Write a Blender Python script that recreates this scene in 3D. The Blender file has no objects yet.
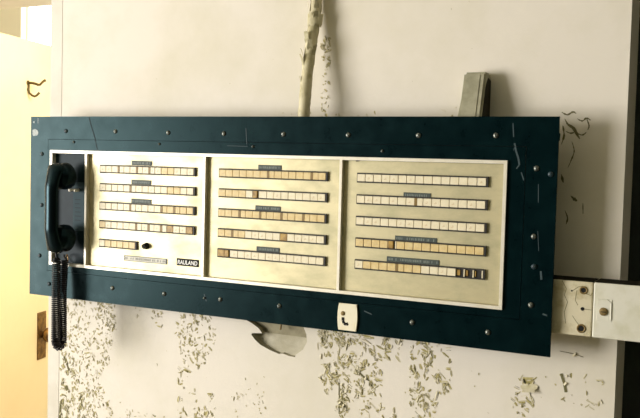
import bpy, bmesh, math, random
from mathutils import Vector, Matrix
random.seed(7)
PI = math.pi
scene = bpy.context.scene
COL = scene.collection

# ------------------------------------------------------------------ helpers
def lin(r, g, b):
    f = lambda c: (c/255/12.92) if c/255 <= .04045 else ((c/255+.055)/1.055)**2.4
    return (f(r), f(g), f(b), 1)

def mat(name, color, rough=.6, metal=0., spec=.5, var=None, vscale=8., vdetail=6., bump=0., bscale=200., rough_var=0., stretch=(1, 1, 1), lo=.4, hi=.65):
    m = bpy.data.materials.new(name); m.use_nodes = True
    nt = m.node_tree; b = nt.nodes['Principled BSDF']
    b.inputs['Base Color'].default_value = color
    b.inputs['Roughness'].default_value = rough
    b.inputs['Metallic'].default_value = metal
    b.inputs['Specular IOR Level'].default_value = spec
    geo = nt.nodes.new('ShaderNodeNewGeometry')
    mp = nt.nodes.new('ShaderNodeMapping'); mp.inputs['Scale'].default_value = stretch
    nt.links.new(geo.outputs['Position'], mp.inputs['Vector'])
    if var or rough_var:
        n = nt.nodes.new('ShaderNodeTexNoise'); n.inputs['Scale'].default_value = vscale; n.inputs['Detail'].default_value = vdetail
        n.inputs['Roughness'].default_value = .62
        nt.links.new(mp.outputs['Vector'], n.inputs['Vector'])
        r = nt.nodes.new('ShaderNodeMapRange'); r.inputs['From Min'].default_value = lo; r.inputs['From Max'].default_value = hi
        nt.links.new(n.outputs['Fac'], r.inputs['Value'])
        if var:
            mx = nt.nodes.new('ShaderNodeMix'); mx.data_type = 'RGBA'
            mx.inputs[6].default_value = color; mx.inputs[7].default_value = var
            nt.links.new(r.outputs['Result'], mx.inputs[0]); nt.links.new(mx.outputs[2], b.inputs['Base Color'])
        if rough_var:
            r2 = nt.nodes.new('ShaderNodeMapRange'); r2.inputs['From Min'].default_value = .3; r2.inputs['From Max'].default_value = .7
            r2.inputs['To Min'].default_value = rough-rough_var; r2.inputs['To Max'].default_value = rough+rough_var
            nt.links.new(n.outputs['Fac'], r2.inputs['Value']); nt.links.new(r2.outputs['Result'], b.inputs['Roughness'])
    if bump:
        n2 = nt.nodes.new('ShaderNodeTexNoise'); n2.inputs['Scale'].default_value = bscale; n2.inputs['Detail'].default_value = 4
        nt.links.new(mp.outputs['Vector'], n2.inputs['Vector'])
        bp = nt.nodes.new('ShaderNodeBump'); bp.inputs['Strength'].default_value = bump; bp.inputs['Distance'].default_value = .002
        nt.links.new(n2.outputs['Fac'], bp.inputs['Height']); nt.links.new(bp.outputs['Normal'], b.inputs['Normal'])
    return m

def emit(name, color, strength):
    m = bpy.data.materials.new(name); m.use_nodes = True
    nt = m.node_tree; nt.nodes.clear()
    e = nt.nodes.new('ShaderNodeEmission'); o = nt.nodes.new('ShaderNodeOutputMaterial')
    e.inputs[0].default_value = color; e.inputs[1].default_value = strength
    nt.links.new(e.outputs[0], o.inputs[0]); return m

M = {}
M['wall']   = mat('wall_paint', (.80, .745, .64, 1), .6, spec=.25, var=(.71, .66, .52, 1), vscale=5, lo=.42, hi=.75, bump=.12, bscale=140)
M['casing'] = mat('casing_paint', (.70, .65, .55, 1), .5, spec=.35, var=(.62, .57, .46, 1), vscale=9, bump=.08, bscale=90)
M['under']  = mat('old_undercoat', (.52, .45, .20, 1), .85, spec=.2, var=(.31, .27, .10, 1), vscale=90)
M['flake']  = mat('paint_flake', (.74, .68, .50, 1), .6, spec=.3, var=(.60, .54, .32, 1), vscale=60)
M['crack']  = mat('crack_grime', (.17, .155, .075, 1), .9, spec=.1)
M['plaster']= mat('raw_plaster', (.50, .46, .33, 1), .9, spec=.1, var=(.60, .56, .43, 1), vscale=40, bump=.3, bscale=160)
M['lath']   = mat('inner_block', (.36, .33, .22, 1), .9, spec=.1, var=(.26, .23, .15, 1), vscale=35, bump=.3, bscale=120)
M['teal']   = mat('teal_enamel', (.0007, .0056, .0068, 1), .30, spec=.12, var=(.0012, .0088, .0100, 1), vscale=26, rough_var=.05, lo=.45, hi=.7, bump=.05, bscale=260)
M['teal'].node_tree.nodes['Principled BSDF'].inputs['Specular Tint'].default_value = (.42, .90, .95, 1)
M['seam']   = mat('seam_dark', (.004, .006, .007, 1), .8)
M['scratch']= mat('pale_scratch', (.026, .055, .062, 1), .6)
M['chip']   = mat('white_chip', (.55, .58, .55, 1), .7, var=(.25, .3, .3, 1), vscale=120)
M['alu']    = mat('aluminium_trim', (.88, .83, .70, 1), .36, metal=.25, var=(.80, .74, .58, 1), vscale=30)
M['plate']  = mat('brushed_faceplate', (.60, .535, .325, 1), .44, metal=.5, var=(.43, .395, .235, 1), vscale=11, rough_var=.07, stretch=(1, 1, 1.8), lo=.42, hi=.66, bump=.03, bscale=300)
M['well']   = mat('recess_side', (.05, .045, .03, 1), .7)
M['black']  = mat('black_bakelite', (.0025, .004, .005, 1), .24, spec=.22)
M['black'].node_tree.nodes['Principled BSDF'].inputs['Specular Tint'].default_value = (.35, .85, 1, 1)
M['rubber'] = mat('black_cord', (.004, .004, .006, 1), .35, spec=.35)
M['cradle'] = mat('cradle_plate', (.006, .017, .022, 1), .4, spec=.07, var=(.010, .024, .029, 1), vscale=45)
M['card']   = mat('card_grey', (.035, .062, .072, 1), .6, spec=.1)
M['cardtx'] = mat('card_print', (.006, .012, .016, 1), .8)
M['screw']  = mat('screw_metal', (.20, .21, .18, 1), .4, metal=.7, var=(.08, .09, .08, 1), vscale=150)
M['screwp'] = mat('screw_painted', (.012, .035, .045, 1), .45)
M['hous']   = mat('key_housing', (.014, .011, .006, 1), .6)
M['kw']     = mat('key_white', (.86, .78, .56, 1), .45, var=(.80, .71, .48, 1), vscale=70)
M['kt']     = mat('key_tan', (.76, .60, .29, 1), .45, var=(.68, .50, .20, 1), vscale=70)
M['ko']     = mat('key_amber', (.50, .31, .06, 1), .45, var=(.24, .13, .02, 1), vscale=90)
M['kd']     = mat('divider_brown', (.24, .15, .03, 1), .5)
M['kp']     = mat('key_print', (.66, .52, .30, 1), .7)
M['strip']  = mat('label_strip', (.045, .062, .052, 1), .6)
M['stript'] = mat('label_print', (.16, .19, .16, 1), .6)
M['white']  = mat('nameplate_white', (.85, .85, .82, 1), .5)
M['paper']  = mat('paper_strip', (.70, .68, .60, 1), .7)
M['papert'] = mat('paper_print', (.25, .25, .24, 1), .8)
M['cream']  = mat('cream_steel', (.86, .80, .60, 1), .4, var=(.80, .70, .42, 1), vscale=60, lo=.5, hi=.75)
M['rust']   = mat('rusty_screw', (.22, .15, .05, 1), .6, metal=.3)
M['railA']  = mat('dirty_rail_paint', (.66, .60, .42, 1), .5, var=(.42, .35, .17, 1), vscale=34, lo=.48, hi=.72, bump=.1, bscale=120)
M['railB']  = mat('rail_paint', (.74, .72, .60, 1), .45, var=(.62, .60, .44, 1), vscale=22, lo=.48, hi=.75, bump=.08, bscale=100)
M['railshade']  = mat('rail_top_shade', (.018, .016, .009, 1), .95, spec=.1)  # near-black, paints the shade over the rail tops
M['dark']   = mat('dark_hole', (.006, .006, .004, 1), .9)
M['darkm']  = mat('bracket_side_dark', (.022, .02, .01, 1), .7, spec=.2)
M['pipe']   = mat('conduit_paint', (.62, .56, .36, 1), .55, var=(.40, .35, .17, 1), vscale=38, lo=.45, hi=.68, bump=.2, bscale=110)
M['pipefl'] = mat('conduit_flake', (.50, .45, .28, 1), .7, var=(.28, .25, .12, 1), vscale=70)
M['brack']  = mat('bracket_paint', (.38, .36, .25, 1), .5, var=(.27, .26, .17, 1), vscale=40, bump=.1, bscale=120)
M['door']   = mat('door_cream', (.88, .73, .47, 1), .5, var=(.86, .69, .42, 1), vscale=3)
M['farwall']= mat('far_wall', (.90, .84, .68, 1), .7)
M['brass']  = mat('dark_brass', (.30, .17, .05, 1), .3, metal=.8, var=(.12, .06, .02, 1), vscale=60)
M['hookm']  = mat('bronze_hook', (.10, .07, .02, 1), .45, metal=.5)
M['ddoor']  = mat('dark_door', (.006, .010, .009, 1), .6, var=(.012, .02, .016, 1), vscale=40, bump=.2, bscale=200)
M['floor']  = mat('floor_lino', (.25, .22, .15, 1), .6, var=(.2, .17, .11, 1), vscale=3)
M['ceil']   = mat('ceiling_paint', (.75, .73, .6, 1), .8)
M['frame']  = mat('window_frame', (.8, .76, .62, 1), .5)
M['sky']    = emit('window_daylight', (1, .97, .88, 1), 4.0)

class MB:
    """collects shapes into one mesh; all coordinates are world metres"""
    def __init__(s): s.bm = bmesh.new()
    def face(s, pts, mi=0):
        f = s.bm.faces.new([s.bm.verts.new(p) for p in pts]); f.material_index = mi; return f
    def box(s, x0, x1, y0, y1, z0, z1, mi=0, bev=0., seg=2):
        r = bmesh.ops.create_cube(s.bm, size=1)
        vs = r['verts']
        for v in vs:
            v.co = Vector(((x0+x1)/2+v.co.x*(x1-x0), (y0+y1)/2+v.co.y*(y1-y0), (z0+z1)/2+v.co.z*(z1-z0)))
        fs = list({f for v in vs for f in v.link_faces})
        for f in fs: f.material_index = mi
        if bev:
            es = list({e for v in vs for e in v.link_edges})
            r = bmesh.ops.bevel(s.bm, geom=es, offset=bev, segments=seg, affect='EDGES', profile=.5)
            for f in r['faces']: f.material_index = mi
    def ring(s, o, i, y0, y1, mi=0):
        """rectangular frame: o, i = (x0,x1,z0,z1)"""
        def loop(q, y): return [s.bm.verts.new((q[a], y, q[b])) for a, b in ((0, 2), (1, 2), (1, 3), (0, 3))]
        L = [loop(o, y0), loop(i, y0), loop(i, y1), loop(o, y1)]
        for a in range(4):
            A, B = L[a], L[(a+1) % 4]
            for k in range(4):
                f = s.bm.faces.new([A[k], A[(k+1) % 4], B[(k+1) % 4], B[k]]); f.material_index = mi
    def prism(s, poly, y0, y1, mi=0):
        a = [s.bm.verts.new((x, y0, z)) for x, z in poly]; b = [s.bm.verts.new((x, y1, z)) for x, z in poly]
        n = len(poly)
        for f in [s.bm.faces.new(a), s.bm.faces.new(b[::-1])]+[s.bm.faces.new([a[k], b[k], b[(k+1) % n], a[(k+1) % n]]) for k in range(n)]:
            f.material_index = mi
    def tube(s, pts, rad, n=10, mi=0, caps=True, flat=None):
        """swept tube; rad = number or list or list of (ru, rv)"""
        pts = [Vector(p) for p in pts]; N = len(pts)
        T = [(pts[min(k+1, N-1)]-pts[max(k-1, 0)]).normalized() for k in range(N)]
        up = Vector((0, 1, 0)) if abs(T[0].y) < .9 else Vector((1, 0, 0))
        if flat: up = Vector(flat)
        u = (up-T[0]*up.dot(T[0])).normalized()
        rings = []
        for k in range(N):
            u = (u-T[k]*u.dot(T[k])).normalized(); v = T[k].cross(u)
            r = rad[k] if isinstance(rad, (list, tuple)) else rad
            ru, rv = r if isinstance(r, (list, tuple)) else (r, r)
            rings.append([s.bm.verts.new(pts[k]+u*ru*math.cos(2*PI*j/n)+v*rv*math.sin(2*PI*j/n)) for j in range(n)])
        for a, b in zip(rings, rings[1:]):
            for j in range(n):
                f = s.bm.faces.new([a[j], a[(j+1) % n], b[(j+1) % n], b[j]]); f.material_index = mi
        if caps:
            for q in (rings[0][::-1], rings[-1]): s.bm.faces.new(q).material_index = mi
    def lathe(s, prof, origin, axis, n=24, mi=0):
        """prof = [(radius, along axis)]"""
        ax = Vector(axis).normalized(); o = Vector(origin)
        h = Vector((0, 0, 1)) if abs(ax.z) < .9 else Vector((1, 0, 0))
        u = (h-ax*h.dot(ax)).normalized(); v = ax.cross(u); rings = []
        for r, t in prof:
            rings.append([s.bm.verts.new(o+ax*t+(u*math.cos(2*PI*j/n)+v*math.sin(2*PI*j/n))*max(r, 1e-5)) for j in range(n)])
        for a, b in zip(rings, rings[1:]):
            for j in range(n):
                f = s.bm.faces.new([a[j], a[(j+1) % n], b[(j+1) % n], b[j]]); f.material_index = mi
        for q in (rings[0][::-1], rings[-1]): s.bm.faces.new(q).material_index = mi
    def build(s, name, mats, root=None, parent=None, smooth=False, local=None, normals=True):
        """root: the thing's Empty (gives the origin); parent: the part it hangs under (default root)"""
        if normals: bmesh.ops.recalc_face_normals(s.bm, faces=s.bm.faces)
        org = Vector(local) if local else (Vector(root.location) if root else Vector())
        if org.length: bmesh.ops.translate(s.bm, verts=s.bm.verts, vec=-org)
        me = bpy.data.meshes.new(name); s.bm.to_mesh(me); s.bm.free()
        for m in (mats if isinstance(mats, list) else [mats]): me.materials.append(m)
        if smooth:
            for p in me.polygons: p.use_smooth = True
            if smooth != 'all':
                me.set_sharp_from_angle(angle=math.radians(smooth if smooth is not True else 40))
        o = bpy.data.objects.new(name, me); COL.objects.link(o)
        if parent or root: o.parent = parent or root
        if local: o.location = org - (Vector(root.location) if root else Vector())
        return o

def thing(name, label, cat, loc, group=None):
    o = bpy.data.objects.new(name, None); COL.objects.link(o); o.location = loc
    o.empty_display_size = .05
    o['label'] = label; o['category'] = cat
    if group: o['group'] = group
    return o
def struct(o): o['kind'] = 'structure'; return o

WY = .07                       # face of the wall; the board's face is y = 0
FZ, CZ = -1.70, .95            # floor, ceiling (z = 0 is the top edge of the board)

# ------------------------------------------------------------------ the rooms
hole = [(.548, -.418), (.556, -.432), (.577, -.440), (.594, -.449), (.603, -.459), (.591, -.460), (.5775, -.4615), (.576, -.4655), (.587, -.476),
        (.5985, -.484), (.622, -.4925), (.6456, -.4985), (.655, -.4965), (.668, -.4995), (.6844, -.5005), (.6865, -.495), (.703, -.482), (.712, -.465), (.710, -.449), (.7035, -.436), (.703, -.418)]
b = MB(); bm = b.bm
X0, X1, YB = -.006, 1.331, .20
outer = [(X0, FZ), (X1, FZ), (X1, CZ), (X0, CZ)]
vo = [bm.verts.new((x, WY, z)) for x, z in outer]; vh = [bm.verts.new((x, WY, z)) for x, z in hole]
es = [bm.edges.new((L[k], L[(k+1) % len(L)])) for L in (vo, vh) for k in range(len(L))]
bmesh.ops.triangle_fill(bm, use_beauty=True, use_dissolve=False, edges=es)
vh2 = [bm.verts.new((x+.001, WY+.022, z+(.004 if z < -.46 else 0))) for x, z in hole]
for k in range(len(vh)): bm.faces.new([vh[k], vh[(k+1) % len(vh)], vh2[(k+1) % len(vh)], vh2[k]]).material_index = 1
vb = [bm.verts.new((x, YB, z)) for x, z in outer]
for k in range(4): bm.faces.new([vo[k], vb[k], vb[(k+1) % 4], vo[(k+1) % 4]])
bm.faces.new(vb[::-1])
wall = struct(b.build('wall_back', [M['wall'], M['plaster']]))
# what the broken plaster shows: an inner block above, a sloping ledge of old plaster below
b = MB(); b.box(.50, .74, WY+.013, WY+.05, -.459, -.38); o = struct(b.build('inner_block', M['lath'], parent=wall)); o['label'] = 'darker block inside the broken hole'
b = MB()
b.face([(.55, WY+.024, -.452), (.74, WY+.024, -.452), (.74, WY+.004, -.503), (.55, WY+.007, -.503)]); b.face([(.55, WY+.03, -.452), (.74, WY+.03, -.452), (.74, WY+.03, -.51), (.55, WY+.03, -.51)])
struct(b.build('plaster_ledge', M['plaster'], parent=wall))
b = MB(); b.lathe([(.004, 0), (.004, .012), (.0025, .0125), (.0025, .03)], (.649, WY-.001, -.432), (0, 1, 0), 12); b.tube([(.649, WY+.002, -.428), (.649, WY-.002, -.446)], .002, 8)
struct(b.build('bolt', M['rust'], parent=wall, smooth=True))
# wall left of the doorway and above it, wall over the dark opening on the right and beyond it
b = MB(); b.box(-3.2, -.66, WY, YB, FZ, CZ); b.box(-.66, X0, WY, YB, .300, CZ); struct(b.build('wall_left', M['wall']))
b = MB(); b.box(X1, 2.1, WY, YB, .42, CZ); b.box(2.1, 3.4, WY, YB, FZ, CZ); struct(b.build('wall_right', M['wall']))
b = MB(); b.box(X0-.0005, .029, WY-.0007, WY, FZ, CZ); struct(b.build('trim_1', M['casing']))
b = MB(); b.box(X1-.02, 2.12, .165, .20, FZ, .42); b.box(X1+.03, 2.1, .155, .166, -.9, -.86); struct(b.build('door_2', M['ddoor']))
b = MB(); b.box(-3.4, 3.6, -4.5, 2.3, FZ-.05, FZ); struct(b.build('floor', M['floor']))
b = MB(); b.box(-3.4, 3.6, -4.5, 2.3, CZ, CZ+.05); struct(b.build('ceiling', M['ceil']))
# far room behind the doorway
wx0, wx1, wz0, wz1 = -2.09, -1.15, -.55, .86
b = MB(); b.ring((-3.2, .9, FZ, CZ), (wx0, wx1, wz0, wz1), 2.0, 2.1); struct(b.build('wall_far', M['farwall']))
b = MB(); b.box(-3.3, -3.2, YB, 2.1, FZ, CZ); struct(b.build('wall_far_left', M['farwall']))
b = MB(); b.box(.9, 1.0, YB, 2.1, FZ, CZ); struct(b.build('wall_far_right', M['farwall']))
b = MB(); b.ring((wx0-.001, wx1+.001, wz0-.001, wz1+.001), (wx0+.008, wx1-.008, wz0+.012, wz1-.012), 2.04, 2.08); w1 = struct(b.build('window_1', M['frame']))
b = MB(); b.box(wx0+.008, wx1-.008, 2.05, 2.056, wz0+.012, wz1-.012); struct(b.build('pane', M['sky'], parent=w1))

# the open door, leaf swung into the far room
th = math.radians(105); D = Vector((math.cos(th), math.sin(th), 0)); Nn = Vector((math.sin(th), -math.cos(th), 0)); H0 = Vector((-.596, .205, 0))
def dp(a, n, z): return tuple(H0+D*a+Nn*n+Vector((0, 0, z)))     # along leaf, out of the leaf, height
b = MB()
P = [dp(a, n, z) for z in (FZ+.01, .302) for a, n in ((0, 0), (.73, 0), (.73, -.038), (0, -.038))]
vs = [b.bm.verts.new(p) for p in P]
for q in ((0, 1, 2, 3), (7, 6, 5, 4), (0, 4, 5, 1), (1, 5, 6, 2), (2, 6, 7, 3), (3, 7, 4, 0)): b.bm.faces.new([vs[k] for k in q])
bmesh.ops.bevel(b.bm, geom=b.bm.edges[:], offset=.003, segments=2, affect='EDGES')
door = struct(b.build('door_1', M['door']))
ka = .628
b = MB()
vs = [b.bm.verts.new(dp(ka+a, n, -.738+z)) for n in (0, .004) for a, z in ((-.029, -.085), (.029, -.085), (.029, .085), (-.029, .085))]
for q in ((3, 2, 1, 0), (4, 5, 6, 7), (0, 1, 5, 4), (1, 2, 6, 5), (2, 3, 7, 6), (3, 0, 4, 7)): b.bm.faces.new([vs[k] for k in q])
bmesh.ops.bevel(b.bm, geom=b.bm.edges[:], offset=.0012, segments=2, affect='EDGES')
hd = struct(b.build('door_handle', M['brass'], parent=door))
b = MB(); b.lathe([(.013, 0), (.013, .004), (.009, .006), (.009, .008), (.017, .011), (.025, .018), (.027, .026), (.025, .034), (.016, .040), (.001, .042)], dp(ka, .004, -.735), Nn, 24)
struct(b.build('knob', M['brass'], parent=hd, smooth=50))
# coat hook on the door
ha = .524; hz = .155
rt = thing('coat_hook', 'bronze double coat hook on the cream yellow door', 'hook', dp(ha, .002, hz))
b = MB(); b.lathe([(.009, 0), (.009, .002), (.006, .004), (.003, .0045)], dp(ha, .0005, hz), Nn, 16); b.lathe([(.006, 0), (.006, .002), (.003, .0035)], dp(ha, .0005, hz-.022), Nn, 12); b.build('base_plate', M['hookm'], rt, smooth=True)
b = MB(); b.tube([dp(ha, n, hz+z) for n, z in ((.003, 0), (.014, 0), (.027, -.002), (.039, -.006), (.046, -.006), (.053, .001), (.061, .008), (.066, .009))], [.005, .0045, .0045, .0045, .0042, .004, .0042, .005], 8); b.build('upper_prong', M['hookm'], rt, smooth='all')
b = MB(); b.tube([dp(ha, n, hz+z) for n, z in ((.003, -.004), (.003, -.022), (.006, -.034), (.016, -.042), (.026, -.046), (.035, -.042), (.044, -.033))], [.004, .004, .004, .0042, .004, .004, .0045], 8); b.build('lower_prong', M['hookm'], rt, smooth='all')

# ------------------------------------------------------------------ the intercom board
W, HH = 1.2298, .42
ip = thing('intercom_panel', 'long dark teal wall intercom switchboard with three metal faceplates of cream keys', 'intercom', (W/2, 0, -HH))
so = (.0555, 1.1737, -.3590, -.0532)                    # seam rectangle of the inner bezel
g = .0009
b = MB(); b.ring((0, W, -HH, 0), (so[0]-g, so[1]+g, so[2]-g, so[3]+g), 0, .004)
b.prism([(W-.001, -.026), (W+.002, -.030), (W+.0015, -.041), (W-.001, -.044)], .0003, .0035)
board = b.build('mounting_board', M['teal'], ip)
fo = (.0650, 1.1424, -.3446, -.0778); fi = (.0712, 1.1362, -.3384, -.0840)
b = MB(); b.ring(so, (fo[0]+.001, fo[1]-.001, fo[2]+.001, fo[3]-.001), -.0002, .004); b.build('bezel', M['teal'], ip)
b = MB(); b.box(.03, 1.165, .0082, WY, -.385, -.030); b.build('back_box', M['seam'], ip)
# scratches, chips and a crack on the paint
def streak(b, pts, w, y, mi=0):
    P = [Vector((x, y, z)) for x, z in pts]
    for a, c in zip(P, P[1:]):
        d = (c-a).normalized(); n = Vector((-d.z, 0, d.x))*w/2
        b.face([a-n, c-n, c+n, a+n], mi)
b = MB(); streak(b, [(.177, -.001), (.186, -.026), (.195, -.047), (.2035, -.0765)], .0016, -.0005)
b.build('crack', M['seam'], ip, normals=False)
b = MB(); b.face([(.8415, -.0006, -.0785), (.858, -.0006, -.0785), (.853, -.0006, -.086), (.848, -.0046, -.0865)])
b.build('nick', M['seam'], ip, normals=False)
b = MB()
for q in [[(.006, -.031), (.014, -.029), (.021, -.032), (.024, -.038), (.021, -.044), (.008, -.046), (.005, -.040)], [(.007, -.012), (.012, -.011), (.0115, -.016), (.008, -.015)], [(.022, -.004), (.0235, -.004), (.0235, -.018), (.022, -.014)]]:
    b.face([(x, -.0004, z) for x, z in q])
b.build('paint_chip', M['chip'], ip, normals=False)
for q, w in [([(1.149, -.012), (1.1505, -.030), (1.151, -.036)], .002), ([(1.153, -.047), (1.156, -.060), (1.161, -.074), (1.163, -.085)], .0032), ([(1.163, -.085), (1.158, -.092)], .002), ([(1.167, -.098), (1.172, -.112)], .002),
             ([(1.154, -.05), (1.152, -.06)], .001), ([(1.208, -.270), (1.2095, -.285)], .0035), ([(1.214, -.345), (1.222, -.347)], .003), ([(.595, -.024), (.598, -.057)], .0012), ([(.872, -.374), (.888, -.379)], .002), ([(.55, -.0605), (.6, -.061)], .0008),
             ([(1.198, -.118), (1.199, -.15)], .0012), ([(1.2, -.2), (1.203, -.235)], .001), ([(.5, -.375), (.506, -.39)], .002)]:
    b = MB(); streak(b, q, w, -.0005); b.build('scratch', M['scratch'], ip, normals=False)
# screws: one mesh per look, copies
def screw_mesh(r, m):
    b = MB()
    b.lathe([(r*1.0, 0), (r*1.0, .0008), (r*.86, .0019), (r*.55, .0027), (r*.2, .003)], (0, 0, 0), (0, -1, 0), 16)
    b.box(-r*.75, r*.75, -.00315, -.0026, -r*.09, r*.09, mi=1)
    bmesh.ops.rotate(b.bm, cent=(0, 0, 0), matrix=Matrix.Rotation(random.uniform(0, 3), 3, 'Y'), verts=b.bm.verts)
    o = b.build('screw', [m, M['seam']], smooth=True); o.parent = ip; return o
s1 = screw_mesh(.0050, M['screw']); s2 = screw_mesh(.0050, M['screwp']); s3 = screw_mesh(.0030, M['screw'])
big = [(.109, -.0332, 1), (.2538, -.033, 0), (.3989, -.0349, 0), (.5416, -.0352, 0), (.6837, -.0356, 0), (.8276, -.0356, 0), (.9722, -.0352, 0), (1.119, -.0338, 0), (.0358, -.0874, 1), (.0365, -.2069, 1), (.0314, -.3264, 1),
       (1.1936, -.0905, 0), (1.1933, -.21, 0), (1.1957, -.263, 1), (1.1931, -.3312, 0), (1.2185, -.1, 1), (1.1174, -.3883, 0), (.9712, -.3856, 0), (.6833, -.3828, 0), (.5404, -.3828, 0), (.3954, -.3841, 0), (.2513, -.3842, 0), (.062, -.391, 1)]
small = [(.1335, -.0581), (.376, -.0593), (.6128, -.0611), (.5004, -.3835), (.9, -.0655)]
used = set()
def put_screw(src, x, z):
    o = src if src.name not in used else src.copy()
    if src.name in used: COL.objects.link(o)
    used.add(src.name)
    o.location = Vector((x, -.0001, z))-Vector(ip.location)
    o.rotation_euler = (0, random.uniform(0, 3), 0)
for x, z, k in big: put_screw(s2 if k else s1, x, z)
for x, z in small: put_screw(s3, x, z)

# aluminium trim frame with three uprights
b = MB(); b.ring(fo, fi, -.0045, .0085)
div = [.1732, .4968, .8155]
for x in div: b.box(x-.0027, x+.0027, -.0043, .0085, fi[2]-.001, fi[3]+.001)
bmesh.ops.recalc_face_normals(b.bm, faces=b.bm.faces)
b.build('trim_frame', M['alu'], ip)
FP = .0050
FPx = [(.1732, .4968), (.4968, .8155), (.8155, 1.1393)]
plates = []
for k, (a, c) in enumerate(FPx):
    b = MB(); b.box(a+.0030, c-.0030, FP, FP+.003, fi[2]+.0004, fi[3]-.0004)
    o = b.build('faceplate', M['plate'], ip); plates.append(o)
    o['label'] = ['metal faceplate with four long key rows, a short row and a nameplate', 'metal faceplate in the middle with five key rows', 'metal faceplate at the right end with three missing key caps'][k]

# key rows
KH, PX = .0138, .01700
Z = [-.1173, -.1588, -.2005, -.2424, -.2848]
def key_mesh(m, w, pr):
    b = MB(); b.box(-w/2, w/2, -.0047, .0022, -KH/2, KH/2, bev=.0006, seg=2)
    me_o = b.build('button', m)
    if pr:
        bb = bmesh.new(); bb.from_mesh(me_o.data)
        for i in range(3):
            x = random.uniform(-.004, .002); z = random.uniform(-.004, .004)
            f = bb.faces.new([bb.verts.new((xx, -.0048, zz)) for xx, zz in ((x, z), (x+random.uniform(.002, .004), z), (x+.003, z+.0009), (x, z+.0009))]); f.material_index = 1
        bb.to_mesh(me_o.data); bb.free(); me_o.data.materials.append(M['kp'])
    me = me_o.data; bpy.data.objects.remove(me_o); return me
keyw = [key_mesh(M['kw'], .0159, 0), key_mesh(M['kw'], .0159, 1)]
keyt = [key_mesh(M['kt'], .0159, 0), key_mesh(M['kt'], .0159, 1), key_mesh(M['kt'], .0159, 1)]
keyo = [key_mesh(M['ko'], .0159, 0)]
keyh = [key_mesh(M['ko'], .0095, 0)]
divm = key_mesh(M['kd'], .0058, 0)
# w white, t tan, o amber, h half missing, x cap missing;  capital = amber divider on its left edge
rows = [
 ['wwwWwwWwWwttwww', 'wwwwwWwwwwwttww', 'wwwwwWwwwwTtTtt', 'twwwwwWwWwWowwo', 'wttttt'],
 ['tttttttTtttttTt', 'ttttwhwwwwwwwww', 'tttTttTttTttTtt', 'ttTtwwwwwowwwww', 'ohwwwwwwwwwwwww'],
 ['wwwwwwwwwwwwwww', 'wwwwwwwWwwwwwww', 'wwwwwwwwwwwwwww', 'tttthtttttttttt', 'wttttTttwwwwxxx']]
starts = [.2105, .5310, .8488]; pitches = [.01708, .01665, .01702]
bank = MB(); nb = 0
def add_to_bank(me, x, y, z, sx=1):
    t = bmesh.new(); t.from_mesh(me)
    for v in t.verts: v.co = Vector((v.co.x*sx+x, v.co.y+y, v.co.z+z))
    mi = {M['kw'].name: 0, M['kt'].name: 1, M['ko'].name: 2, M['kp'].name: 3}
    mm = [mi[m.name] for m in me.materials]
    vm = {v: bank.bm.verts.new(v.co) for v in t.verts}
    for f in t.faces: bank.bm.faces.new([vm[v] for v in f.verts]).material_index = mm[f.material_index]
    t.free()
for mi_, R in enumerate(rows):
    for ri, row in enumerate(R):
        n = len(row); x0 = starts[mi_]; p = pitches[mi_]; x1 = x0+p*n; z = Z[ri]; hz_ = KH/2+.0003
        b = MB()
        o_ = (x0-.0006, x1+.0034, z-hz_-.0023, z+hz_+.0023); i_ = (x0-.0001, x1+.0004, z-hz_, z+hz_)
        b.ring(o_, i_, FP-.0042, FP); b.face([(o_[0], FP-.0004, o_[2]), (o_[1], FP-.0004, o_[2]), (o_[1], FP-.0004, o_[3]), (o_[0], FP-.0004, o_[3])])
        for j, ch in enumerate(row):
            if ch in 'hx':
                cx = x0+p*(j+.5)
                b.box(cx+.0058, cx+.0078, FP-.0036, FP, z-KH/2, z+KH/2, mi=1)
                if ch == 'x': b.box(cx-.0075, cx-.0015-.002*(j-12), FP-.0022, FP, z-.005, z+.005, mi=2)
        b.build('key_housing', [M['hous'], M['kw'], M['ko']], ip, parent=plates[mi_])
        for j, ch in enumerate(row):
            cx = x0+p*(j+.5)
            if ch == 'x': continue
            me = {'w': random.choice(keyw), 't': random.choice(keyt), 'o': keyo[0], 'h': keyh[0]}[ch.lower()]
            if ch == 'h': cx -= .003
            dx = .0048 if ch.isupper() else 0
            own = mi_ == 2 or (mi_ == 1 and j >= 10)
            y = FP+random.uniform(-.0002, .0003)
            if own:
                o = bpy.data.objects.new('button', me); COL.objects.link(o); o.parent = plates[mi_]
                o.location = Vector((cx+dx/2, y, z))-Vector(ip.location)
                if dx: o.scale = (.70, 1, 1)
                if ch == 'h': o['label'] = 'half broken amber key'
            else: add_to_bank(me, cx+dx/2, y, z, .70 if dx else 1)
            if ch.isupper():
                o = bpy.data.objects.new('key_divider', divm); COL.objects.link(o); o.parent = plates[mi_]
                o.location = Vector((cx-p/2+.0022, FP-.0001, z))-Vector(ip.location)
bo = bank.build('button_bank', [M['kw'], M['kt'], M['ko'], M['kp']], ip); bo['kind'] = 'stuff'

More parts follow.
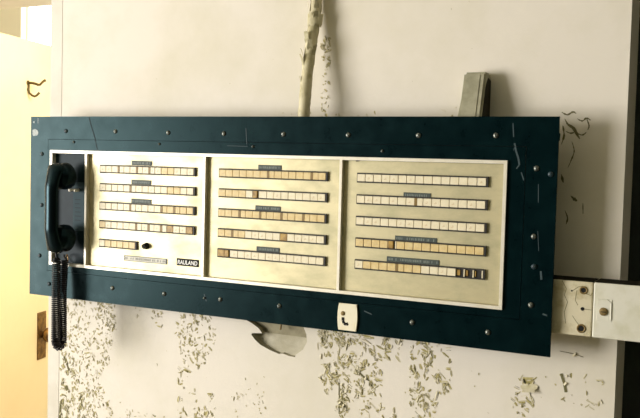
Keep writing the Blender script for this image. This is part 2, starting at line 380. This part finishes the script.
# engraved strips over the rows (their print is too small to read: plain marks)
def strip(pl, x0, x1, z0, z1, pm='strip', tm='stript', name='label_strip'):
    b = MB(); b.box(x0, x1, FP-.0012, FP, z0, z1, bev=.0003, seg=1)
    x = x0+.003; c = (z0+z1)/2; h = (z1-z0)*.25
    while x < x1-.004:
        w = random.uniform(.0012, .0028)
        if random.random() < .85: b.face([(x, FP-.00126, c-h), (x+w, FP-.00126, c-h*random.uniform(.6, 1)), (x+w, FP-.00126, c+h), (x, FP-.00126, c+h*random.uniform(.5, 1))], 1)
        x += w+random.uniform(.0007, .002)
    return b.build(name, [M[pm], M[tm]], ip, parent=pl)
for k, x0, x1, zc in [(0, .2973, .3529, -.1020), (0, .2973, .3515, -.1440), (0, .2980, .3529, -.1858), (1, .6240, .6782, -.1030), (1, .6190, .6785, -.1862), (1, .6240, .6780, -.2703), (2, .9440, .9985, -.1468), (2, .9295, 1.0133, -.2294), (2, .9138, 1.0190, -.2701)]:
    strip(plates[k], x0, x1, zc-.0049, zc+.0049)
strip(plates[0], .2805, .3966, -.3196, -.3090, 'paper', 'papert', 'paper_label')
b = MB(); b.ring((.2800, .3972, -.3202, -.3084), (.2812, .3960, -.3190, -.3096), FP-.0016, FP); b.build('label_holder', M['strip'], ip, parent=plates[0])
# nameplate
b = MB(); b.box(.4240, .4812, FP-.0014, FP, -.3200, -.3044, bev=.0006, seg=2)
npl = b.build('nameplate', M['dark'], ip, parent=plates[0])
cu = bpy.data.curves.new('lettering', 'FONT'); cu.body = 'RAULAND'; cu.size = .0126; cu.align_x = 'CENTER'; cu.align_y = 'CENTER'; cu.offset = .00028; cu.extrude = .0002; cu.shear = .12
to = bpy.data.objects.new('lettering_tmp', cu); COL.objects.link(to)
bpy.context.view_layer.update()
me = bpy.data.meshes.new_from_object(to.evaluated_get(bpy.context.evaluated_depsgraph_get())); bpy.data.objects.remove(to)
xs = [v.co.x for v in me.vertices]; sx = .0515/(max(xs)-min(xs)); xm = (max(xs)+min(xs))/2; zs = [v.co.y for v in me.vertices]; zm = (max(zs)+min(zs))/2
for v in me.vertices: v.co = Vector(((v.co.x-xm)*sx+.4526, FP-.0016-v.co.z, v.co.y-zm-.3122))-Vector(ip.location)
me.materials.clear(); me.materials.append(M['white'])
o = bpy.data.objects.new('lettering', me); COL.objects.link(o); o.parent = plates[0]
# small black selector knob by the short row
b = MB(); b.lathe([(.0075, 0), (.0075, .002), (.0062, .003), (.0058, .010), (.0045, .0115)], (.3417, FP, -.2836), (0, -1, 0), 20)
b.prism([(.3290, -.2838), (.338, -.2795), (.338, -.2880)], FP-.0045, FP-.001); b.build('selector_knob', M['dark'], ip, parent=plates[0], smooth=True)
# telephone cell: cradle plate, card, hook
b = MB(); b.box(fi[0]+.0003, div[0]-.0030, FP+.003, FP+.0045, fi[2]+.0004, fi[3]-.0004)
cp = b.build('cradle_plate', M['cradle'], ip)
b = MB(); b.box(.126, .163, FP+.0018, FP+.003, -.262, -.150, bev=.0005, seg=1)
for i in range(6):
    z = -.190-i*.0095
    streak(b, [(.132, z), (.132+random.uniform(.014, .026), z)], .0018, FP+.0016, 1)
b.lathe([(.003, 0), (.002, .001)], (.145, FP+.0018, -.166), (0, -1, 0), 12, mi=1)
b.build('instruction_card', [M['card'], M['cardtx']], ip, parent=cp)
b = MB(); b.tube([(.127, FP+.003, -.1685), (.127, 0, -.1685), (.127, -.004, -.1685), (.126, -.0065, -.1685)], .0036, 10); b.tube([(.143, FP+.003, -.1685), (.143, 0, -.1685), (.143, -.004, -.1685), (.142, -.0065, -.1685)], .0036, 10)
b.build('hook_switch', M['alu'], ip, parent=cp, smooth='all')
b = MB(); b.tube([(.118+.0065*math.cos(t), -.002-.0065*math.cos(t)*.6, -.327+.009*math.sin(t)) for t in [2*PI*k/20 for k in range(21)]], .0012, 8, caps=False)
b.build('cord_ring', M['brass'], ip, parent=cp, smooth='all')

# cream keeper plate screwed over the board's lower edge
b = MB()
pts = []
xl, xr, zt, zb = .8190, .8570, -.3630, -.4155
n = 8
for k in range(n+1):
    t = k/n; pts.append((xr+.0022*math.sin(PI*t), zb+(zt-zb)*t))
for k in range(n+1):
    t = k/n; pts.append((xl-.0022*math.sin(PI*t), zt+(zb-zt)*t))
b.prism(pts, -.0042, -.0002)
bmesh.ops.bevel(b.bm, geom=[e for e in b.bm.edges if abs(e.verts[0].co.y+.0042) < 1e-5 and abs(e.verts[1].co.y+.0042) < 1e-5], offset=.0012, segments=2, affect='EDGES')
lp = b.build('latch_plate', M['cream'], ip, smooth=30); lp['label'] = 'small cream plate with a screw and a curved slot'
b = MB(); b.lathe([(.0046, 0), (.0044, .001), (.003, .002)], (.8285, -.0042, -.3825), (0, -1, 0), 14); b.build('screw', M['rust'], ip, parent=lp, smooth=True)
b = MB(); P = [(.8290, -.390), (.8290, -.397), (.8315, -.4015), (.836, -.4035), (.8405, -.4015)]
streak(b, P, .0058, -.0045); b.build('slot', M['dark'], ip, parent=lp, normals=False)

# ------------------------------------------------------------------ telephone handset with coiled cord
hx = .1235; zt, zb = -.116, -.302
hs = thing('telephone_handset', 'black telephone handset with coiled cord hanging on the left end of the teal board', 'telephone handset', (hx, 0, zb))
b = MB()
path, rad = [], []
for k in range(25):
    t = k/24; z = zt+.006+(zb-zt-.012)*t
    s_ = math.sin(PI*t)
    y = -.034-.020*min(1, s_*1.35)**.8
    path.append((hx, y, z)); e = abs(2*t-1)
    rad.append((.0115+.004*e**3, .0165+.0085*e**3) if 0 < k < 24 else (.007, .014))
b.tube(path, rad, 20, flat=(0, 1, 0)); b.build('handle', M['black'], hs, smooth='all')
b = MB(); b.lathe([(.012, 0), (.0250, .004), (.0285, .010), (.0295, .018), (.0305, .022), (.0305, .032), (.025, .034), (.018, .032), (.002, .031)], (hx+.003, -.044, zt-.023), (.05, 1, .10), 28); b.build('earpiece', M['black'], hs, smooth=45)
b = MB(); b.lathe([(.012, 0), (.0250, .004), (.0285, .010), (.0295, .018), (.0310, .022), (.0310, .032), (.025, .034), (.018, .032), (.002, .031)], (hx+.003, -.044, zb+.027), (.05, 1, -.10), 28); b.build('mouthpiece', M['black'], hs, smooth=45)
# cord: a U loop of coils, front strand from the mouthpiece, rear strand back up to the cradle
CL = []
zc = -.5160; ya, yb_ = -.0385, -.0185; xa = .121
top = -.325
for k in range(30): CL.append(Vector((hx+.003, ya+(-.002 if k else 0), top+(zc-top)*k/30)))
rr = (yb_-ya)/2
for k in range(9):
    a = PI*k/8; CL.append(Vector((hx+.003, (ya+yb_)/2-rr*math.cos(a), zc-rr*math.sin(a))))
for k in range(1, 31): CL.append(Vector((hx+.003-.003*k/30, yb_+.006*max(0, k-18)/12, zc+(top-.005-zc)*k/30)))
L = [0]
for a, c in zip(CL, CL[1:]): L.append(L[-1]+(c-a).length)
def on(s):
    for k in range(len(L)-1):
        if L[k+1] >= s:
            f = (s-L[k])/(L[k+1]-L[k]); return CL[k].lerp(CL[k+1], f), (CL[k+1]-CL[k]).normalized()
    return CL[-1], (CL[-1]-CL[-2]).normalized()
turns = int(L[-1]/.0047); per = 12; hp = []
for i in range(turns*per+1):
    s = L[-1]*i/(turns*per); c, t = on(s); u = Vector((1, 0, 0)); v = t.cross(u).normalized(); a = 2*PI*i/per
    hp.append(c+(u*math.cos(a)+v*math.sin(a))*.0084)
b = MB(); lead = [Vector((hx, -.036, -.300)), Vector((hx, -.039, -.312)), Vector((hx+.004, -.041, -.320))]
tail = [Vector((hx-.001, -.011, -.322)), Vector((.1185, -.0075, -.318))]
b.tube(lead+hp+tail, .00205, 6); cord = b.build('cord', M['rubber'], hs, smooth='all'); cord['label'] = 'black coiled cord'
hs.location.y = -.0045

# ------------------------------------------------------------------ conduit, wedge bracket, rail
cd = thing('conduit_pipe', 'peeling painted conduit pipe coming down the wall behind the teal board', 'pipe', (.721, WY, -.03))
ctrl = [(.7245, .058, .95), (.7240, .0575, .6), (.7230, .056, .30), (.7232, .053, .245), (.7222, .049, .197), (.7200, .040, .146), (.7185, .029, .084), (.7195, .021, .0335), (.7185, .019, .0), (.7180, .019, -.030)]
def smooth_path(c, n=8):
    out = []
    for k in range(len(c)-1):
        p0, p1, p2, p3 = [Vector(c[max(0, min(len(c)-1, k+d))]) for d in (-1, 0, 1, 2)]
        for j in range(n):
            t = j/n; out.append(.5*((2*p1)+(p2-p0)*t+(2*p0-5*p1+4*p2-p3)*t*t+(3*p1-p0-3*p2+p3)*t**3))
    out.append(Vector(c[-1])); return out
sp = smooth_path(ctrl)
b = MB(); b.tube(sp, [.0118+random.uniform(-.0006, .0006) for _ in sp], 16); b.build('conduit', M['pipe'], cd, smooth='all')
def curl(b, c, ux, uy, nx, w, h, lift, mi=0, n=4):
    """a curled paint chip: width w along ux, height h along uy, lifting off along nx"""
    rowsv = []
    for i in range(n+1):
        t = i/n; r = random.uniform(.8, 1.15)
        off = nx*(lift*t*t)+uy*(h*t)
        ww = w*(.55+.45*math.sin(PI*(.25+.6*t)))*r
        rowsv.append([b.bm.verts.new(c+off-ux*ww/2), b.bm.verts.new(c+off+ux*ww/2)])
    for p, q in zip(rowsv, rowsv[1:]): b.bm.faces.new([p[0], p[1], q[1], q[0]]).material_index = mi
b = MB()
for (z, ang, w, h, lift) in [(.205, 2.6, .010, .030, .004), (.160, 2.7, .008, .024, .004), (.118, 2.5, .008, .02, .006), (.104, 2.3, .012, .022, .007), (.135, 1.2, .012, .02, .006), (.19, .9, .010, .022, .008), (.236, 2.9, .006, .018, .003), (.22, 1.0, .009, .016, .006), (.15, 2.0, .014, .022, .004), (.125, .4, .01, .02, .008), (.07, 2.4, .006, .012, .003)]:
    c = min(sp, key=lambda p: abs(p.z-z)); nrm = Vector((math.cos(ang), -math.sin(ang), 0)); u = Vector((-nrm.y, nrm.x, 0))
    curl(b, Vector((c.x, c.y, z))+nrm*.0119, u, Vector((0, 0, 1)), nrm, w, h, lift)
pf = b.build('peeling_paint', M['pipefl'], cd, normals=False); pf['kind'] = 'stuff'
# torn paint wrap round the pipe
b = MB(); c = min(sp, key=lambda p: abs(p.z-.2))
n = 12
for r0, z0, z1 in ((.0150, .186, .208),):
    A = [b.bm.verts.new((c.x+r0*math.cos(a)*(1.05), c.y-r0*math.sin(a), z0+random.uniform(-.006, .003))) for a in [-.3+2.6*k/n for k in range(n+1)]]
    B = [b.bm.verts.new((c.x+r0*math.cos(a)*(1.2 if a < .6 else 1.0), c.y-r0*math.sin(a), z1+random.uniform(-.002, .005))) for a in [-.3+2.6*k/n for k in range(n+1)]]
    for k in range(n): b.bm.faces.new([A[k], A[k+1], B[k+1], B[k]])
b.build('torn_wrap', M['pipe'], cd, normals=False)

br = thing('wall_bracket', 'tapered grey beige metal bracket poking up behind the top of the teal board', 'bracket', (1.07, WY, -.03))
def wedge(b, x0, x1, zb, zt, yb, yt):
    """box whose front slopes from y=yb at the bottom to y=yt at the top"""
    v = [b.bm.verts.new(p) for p in [(x0, yb, zb), (x1, yb, zb), (x1, WY, zb), (x0, WY, zb), (x0, yt, zt), (x1, yt, zt), (x1, WY, zt), (x0, WY, zt)]]
    for q in ((3, 2, 1, 0), (4, 5, 6, 7), (0, 1, 5, 4), (1, 2, 6, 5), (2, 3, 7, 6), (3, 0, 4, 7)): b.bm.faces.new([v[k] for k in q])
b = MB(); wedge(b, 1.0425, 1.0855, -.03, .084, .008, .040)
bmesh.ops.bevel(b.bm, geom=[e for e in b.bm.edges if max(v.co.z for v in e.verts) > .05 or all(v.co.y < .05 for v in e.verts)], offset=.004, segments=3, affect='EDGES')
for xa_, xb_ in ((1.0485, 1.0745),):
    sl = (.040-.008)/.114; v = [b.bm.verts.new((x, .008+sl*(z+.03)+o_-.0012, z)) for o_ in (0, .004) for x, z in ((xa_, -.03), (xb_, -.03), (xb_, .078), (xa_, .078))]
    for q in ((0, 1, 2, 3), (0, 4, 5, 1), (1, 5, 6, 2), (2, 6, 7, 3), (3, 7, 4, 0)): b.bm.faces.new([v[k] for k in q])
b.build('channel', M['brack'], br, smooth=35)
b = MB(); v = [(1.0858, .0125, -.03), (1.0858, WY-.002, -.03), (1.0858, WY-.002, .070), (1.0858, .050, .074), (1.0858, .036, .056)]
b.face(v); b.face([(1.0862, y, z) for x, y, z in v]); b.build('side_web', M['darkm'], br)  # right side, darker colour than the front
b = MB(); v = [(1.0310, .030, -.03), (1.0425, .030, -.03), (1.0425, .052, .066), (1.0405, .052, .066)]
for p_, q_ in ((0, 1), ): b.face(v); b.face([(x, WY, z) for x, y, z in v]); b.face([v[0], v[3], (v[3][0], WY, v[3][2]), (v[0][0], WY, v[0][2])]); b.face([v[3], v[2], (v[2][0], WY, v[2][2]), (v[3][0], WY, v[3][2])])
b.build('flange', M['brack'], br)

RZ0, RZ1 = -.3792, -.2836
r1 = thing('mounting_rail', 'short stained cream rail section with open screw holes beside the teal board', 'rail', (1.232, .06, RZ0))
b = MB(); b.box(1.17, 1.2972, .0142, WY, RZ0, RZ1-.0005, bev=.002); b.build('channel', M['railA'], r1)
def hole_part(root, x, z, r, ring, y):
    b = MB()
    b.lathe([(r, 0), (r, .0006), (.0003, .0006)], (x, y, z), (0, -1, 0), 18, mi=0)
    if ring: b.tube([(x+(r+.0015)*math.cos(t), y-.0002, z+(r+.0015)*math.sin(t)) for t in [2*PI*k/24 for k in range(25)]], .0016, 6, mi=1, caps=False)
    return b.build('screw_hole', [M['dark'], M['rust'] if root is r1 else M['railB']], root, smooth=True)
for x, z, r, q in ((1.2814, -.2989, .0042, 1), (1.2806, -.3316, .0032, 0), (1.2799, -.3658, .0050, 1), (1.2613, -.3016, .0015, 0)): hole_part(r1, x, z, r, q, .0142)
for q in [[(1.244, -.285), (1.252, -.299), (1.249, -.31), (1.255, -.322), (1.25, -.34), (1.253, -.36)], [(1.262, -.302), (1.272, -.294), (1.28, -.292)], [(1.264, -.345), (1.272, -.356), (1.276, -.36)], [(1.284, -.304), (1.294, -.307), (1.296, -.302)], [(1.27, -.3), (1.268, -.318), (1.273, -.326)], [(1.283, -.3316), (1.296, -.332)]]:
    b = MB(); streak(b, q, .0009, .0140); b.build('crack', M['crack'], r1, normals=False)
r2 = thing('mounting_rail', 'long cream rail section with a bolt crossing in front of the dark doorway', 'rail', (1.70, .06, RZ0))
b = MB(); b.box(1.2985, 2.15, .0130, WY, RZ0, RZ1, bev=.002); b.build('channel', M['railB'], r2)
b = MB(); b.box(1.3050, 1.3300, .0122, .0131, -.3480, -.3110, bev=.0004, seg=1); b.tube([(1.306, .0122, -.312), (1.322, .0122, -.312), (1.3285, .0122, -.3165), (1.329, .0122, -.345)], .0011, 6); wsh = b.build('washer_plate', M['railB'], r2)
b = MB(); b.lathe([(.0072, 0), (.0068, .002), (.004, .0032)], (1.3163, .0122, -.3327), (0, -1, 0), 18); b.box(1.3118, 1.3208, .00875, .0092, -.3334, -.3320, mi=1)
b.build('bolt', [M['rust'], M['dark']], r2, parent=wsh, smooth=True)

b = MB(); b.box(1.175, 1.2965, .0165, WY-.0005, RZ1-.0006, RZ1+.0006); o = b.build('shade_strip', M['railshade'], r1); o['label'] = 'painted shade along the top of the rail'  # thin dark strip, paints the shade line above the rail
b = MB(); b.box(1.30, 2.14, .0152, WY-.0005, RZ1-.0001, RZ1+.0011); o = b.build('shade_strip', M['railshade'], r2); o['label'] = 'painted shade along the top of the rail'
r1.location.x -= .0016; r2.location.x -= .0016

# ------------------------------------------------------------------ peeling paint on the wall
fl = MB()
def rnd_poly(cx, cz, r, ax, el, n=7):
    ca, sa = math.cos(ax), math.sin(ax); out = []
    for k in range(n):
        a = 2*PI*k/n+random.uniform(-.25, .25); q = r*random.uniform(.6, 1.25)
        x, z = q*math.cos(a)*el, q*math.sin(a); out.append((cx+x*ca-z*sa, cz+x*sa+z*ca))
    return out
def inside_hole(x, z): return .54 < x < .72 and -.51 < z < -.40
def chip(cx, cz, size):
    size *= .72
    if inside_hole(cx, cz): return
    ax = random.choice([random.gauss(-1.0, .5), random.gauss(1.4, .6), random.uniform(0, PI)]); el = random.uniform(1.3, 3.8)
    if random.random() < .72: fl.face([(x, WY-.0003, z) for x, z in rnd_poly(cx, cz, size*.55, ax, el)], 0)
    # lifted edge
    d = Vector((math.cos(ax), 0, math.sin(ax))); u = Vector((-d.z, 0, d.x)); nx = Vector((0, -1, 0))
    L_ = size*el*random.uniform(.4, .75)
    c = Vector((cx, WY-.0005, cz))+u*size*random.uniform(.2, .5)
    curl(fl, c, d, u*random.choice((-1, 1)), nx, L_*1.5, size*random.uniform(.25, .55), size*random.uniform(.08, .3), 1, 3)
    if random.random() < .5:
        p = Vector((cx, WY-.0006, cz))-u*size*.4
        a = p-d*L_*.6; e = p+d*L_*.6; m_ = p+u*random.uniform(-.3, .3)*size
        for s, t in ((a, m_), (m_, e)):
            w = u*size*random.uniform(.06, .14); fl.face([s-w*.4, t-w, t+w, s+w*.4], 2)
def region(poly, n, s0, s1, clump=.0):
    xs = [p[0] for p in poly]; zs = [p[1] for p in poly]; k = 0; g_ = 0; cl = []
    while k < n and g_ < n*30:
        g_ += 1
        if clump and cl and random.random() < clump:
            c0 = random.choice(cl); x, z = c0[0]+random.gauss(0, .007), c0[1]+random.gauss(0, .012)
        else: x, z = random.uniform(min(xs), max(xs)), random.uniform(min(zs), max(zs))
        ins = False; m_ = len(poly)
        for i in range(m_):
            (xa, za), (xb, zb2) = poly[i], poly[(i+1) % m_]
            if (za > z) != (zb2 > z) and x < (xb-xa)*(z-za)/(zb2-za)+xa: ins = not ins
        if ins: chip(x, z, random.uniform(s0, s1)); cl.append((x, z)); k += 1
region([(.036, -.41), (.19, -.41), (.205, -.50), (.185, -.58), (.15, -.62), (.19, -.66), (.21, -.76), (.033, -.76)], 950, .0018, .0052, .3)
region([(.14, -.41), (.20, -.41), (.205, -.50), (.16, -.48)], 110, .002, .005)
region([(.036, -.60), (.10, -.60), (.12, -.76), (.034, -.76)], 60, .004, .010, .4)
region([(.30, -.42), (.335, -.42), (.34, -.475), (.31, -.48)], 26, .002, .006, .5)
region([(.38, -.42), (.484, -.42), (.484, -.50), (.45, -.56), (.40, -.55), (.375, -.50)], 190, .002, .006, .4)
region([(.385, -.55), (.42, -.55), (.44, -.62), (.49, -.60), (.50, -.76), (.38, -.76)], 110, .002, .0075, .4)
region([(.22, -.66), (.38, -.68), (.38, -.76), (.21, -.76)], 60, .002, .004, .3)
region([(.26, -.43), (.275, -.43), (.275, -.46), (.26, -.46)], 5, .002, .004)
region([(.53, -.55), (.62, -.55), (.62, -.70), (.52, -.70)], 36, .002, .0045, .6)
region([(.735, -.42), (.895, -.42), (.885, -.50), (.87, -.56), (.80, -.53), (.76, -.57), (.742, -.53)], 300, .003, .008, .5)
region([(.775, -.50), (.815, -.50), (.812, -.61), (.783, -.61)], 60, .003, .0085, .4)
region([(.82, -.54), (.90, -.52), (.92, -.60), (.86, -.64), (.81, -.58)], 60, .003, .008, .5)
region([(.76, -.64), (.93, -.63), (.93, -.70), (.74, -.70)], 70, .003, .007, .5)
region([(.885, -.43), (.93, -.43), (.93, -.47), (.895, -.49)], 26, .003, .008, .4)
region([(.94, -.43), (1.025, -.43), (1.03, -.52), (1.0, -.545), (1.03, -.62), (.95, -.64), (.945, -.55)], 190, .003, .008, .45)
region([(1.148, -.468), (1.19, -.468), (1.19, -.52), (1.17, -.58), (1.15, -.56)], 34, .003, .007, .4)
region([(1.225, -.455), (1.31, -.46), (1.31, -.52), (1.24, -.51)], 26, .002, .006, .4)
region([(.725, .165), (.748, .165), (.752, .09), (.735, .09)], 42, .002, .0055, .3)
region([(.735, .09), (.748, .09), (.75, -.01), (.728, -.01)], 34, .002, .005, .4)
region([(.735, .012), (.86, .012), (.86, -.01), (.735, -.01)], 16, .002, .004)
region([(.965, .02), (1.05, .035), (1.05, -.01), (.965, -.01)], 12, .002, .004)
region([(.60, .012), (.715, .012), (.715, -.01), (.60, -.01)], 8, .002, .004)
region([(0.03, .3), (1.3, .3), (1.3, 0), (0.03, 0)], 14, .0008, .0018)
region([(0.2, -.42), (1.3, -.42), (1.3, -.75), (0.2, -.75)], 46, .0012, .003)
# one larger peeled flap right of the board's lower corner, and the long slit left of it
fl.face([(1.166, WY-.0003, -.478), (1.186, WY-.0003, -.476), (1.188, WY-.0003, -.490), (1.166, WY-.0003, -.492)], 0)
curl(fl, Vector((1.179, WY-.0006, -.489)), Vector((1, 0, .12)), Vector((0, 0, -1)), Vector((0, -1, 0)), .030, .014, .009, 1)
for q, w in [([(.045, -.578), (.052, -.592), (.058, -.603), (.063, -.611)], .0045), ([(.036, -.69), (.034, -.72), (.031, -.75)], .006), ([(.052, -.65), (.058, -.66)], .009), ([(.832, -.512), (.846, -.522), (.856, -.527)], .0032),
             ([(.452, -.67), (.458, -.69), (.462, -.71), (.465, -.73)], .004), ([(1.236, -.462), (1.242, -.478), (1.246, -.495)], .005), ([(1.232, -.421), (1.256, -.423), (1.274, -.427)], .0012),
             ([(.789, -.54), (.790, -.58), (.791, -.605)], .0022), ([(.797, -.54), (.798, -.585)], .0018),
             ]:
    streak(fl, q, w, WY-.0007, 2)
    for (x, z) in q[1::2]: curl(fl, Vector((x, WY-.0006, z)), Vector((.6, 0, .8)), Vector((.8, 0, -.6)), Vector((0, -1, 0)), .008, .004, .003, 1, 3)
def crackline(pts, w):
    P = smooth_path([(x, WY-.0005, z) for x, z in pts], 6); n = len(P)-1; prev = None
    for k, p in enumerate(P):
        d = (P[min(k+1, n)]-P[max(k-1, 0)]).normalized(); u = Vector((-d.z, 0, d.x))*w*.5*(math.sin(PI*(.08+.84*k/n))*random.uniform(.45, 1.2))
        q = (fl.bm.verts.new(p-u), fl.bm.verts.new(p+u))
        if prev: fl.bm.faces.new([prev[0], q[0], q[1], prev[1]]).material_index = 2
        prev = q
for q, w in [([(1.218, .012), (1.228, .007), (1.238, .012), (1.244, .009)], .0024), ([(1.224, .0), (1.230, -.010), (1.240, -.017), (1.248, -.030), (1.252, -.036)], .0034), ([(1.247, -.026), (1.256, -.029), (1.263, -.024)], .0018), ([(1.246, .000), (1.255, -.004), (1.262, .001), (1.270, -.003)], .0022), ([(1.262, .001), (1.267, -.012), (1.265, -.020)], .0016), ([(1.221, -.012), (1.224, -.030), (1.220, -.046)], .0026),
             ([(1.238, -.040), (1.243, -.058), (1.238, -.075), (1.233, -.088)], .0018), ([(1.240, -.138), (1.247, -.144), (1.252, -.147)], .0036), ([(1.231, -.165), (1.236, -.178), (1.234, -.19)], .0022), ([(1.262, -.15), (1.263, -.17)], .0014), ([(1.226, -.022), (1.236, -.026), (1.246, -.022)], .0018), ([(1.222, -.10), (1.226, -.115)], .003)]:
    crackline(q, w*1.6)
po = fl.build('peeling_paint', [M['under'], M['flake'], M['crack']], normals=False)
po['kind'] = 'stuff'; po['label'] = 'curled paint flakes and bare patches scattered over the cream wall'; po['category'] = 'peeling paint'

# ------------------------------------------------------------------ light
def area(name, loc, target, sx, sy, power, color):
    l = bpy.data.lights.new(name, 'AREA'); l.shape = 'RECTANGLE'; l.size = sx; l.size_y = sy; l.energy = power; l.color = color
    o = bpy.data.objects.new(name, l); COL.objects.link(o); o.location = loc
    o.rotation_euler = (Vector(target)-Vector(loc)).to_track_quat('-Z', 'Y').to_euler(); return o
area('window_daylight', (-3.8, -3.45, -.34), (.6, 0, -.25), 2.4, 2.2, 405, (1, .962, .935))
area('far_room_fill', (.7, .45, .62), (-2.3, 2.0, .40), .6, .5, 38, (1, .93, .78))  # added fill to brighten the door and far wall, no window there
w = bpy.data.worlds.new('room_ambience'); scene.world = w; w.use_nodes = True
bg = w.node_tree.nodes['Background']; bg.inputs[0].default_value = (.68, .80, .36, 1); bg.inputs[1].default_value = .06

# ------------------------------------------------------------------ camera
f, yaw, pitch, roll = 889.0, .47279, .05338, .02579
fw = Vector((-math.sin(yaw)*math.cos(pitch), math.cos(yaw)*math.cos(pitch), -math.sin(pitch)))
r0 = Vector((math.cos(yaw), math.sin(yaw), 0)); u0 = r0.cross(fw)
r_ = r0*math.cos(roll)+u0*math.sin(roll); u_ = -r0*math.sin(roll)+u0*math.cos(roll)
cam = bpy.data.cameras.new('camera'); cam.sensor_width = 36; cam.lens = f*36/640; cam.clip_start = .05
co = bpy.data.objects.new('camera', cam); COL.objects.link(co)
mw = Matrix((r_, u_, -fw)).transposed().to_4x4(); mw.translation = Vector((1.5671, -1.55785, -.08814)); co.matrix_world = mw
cam.dof.use_dof = False
scene.camera = co
vs_ = scene.view_settings
scene.display_settings.display_device = 'sRGB'
vs_.view_transform = 'Standard'; vs_.look = 'None'; vs_.exposure = 0; vs_.gamma = 1; vs_.use_curve_mapping = False
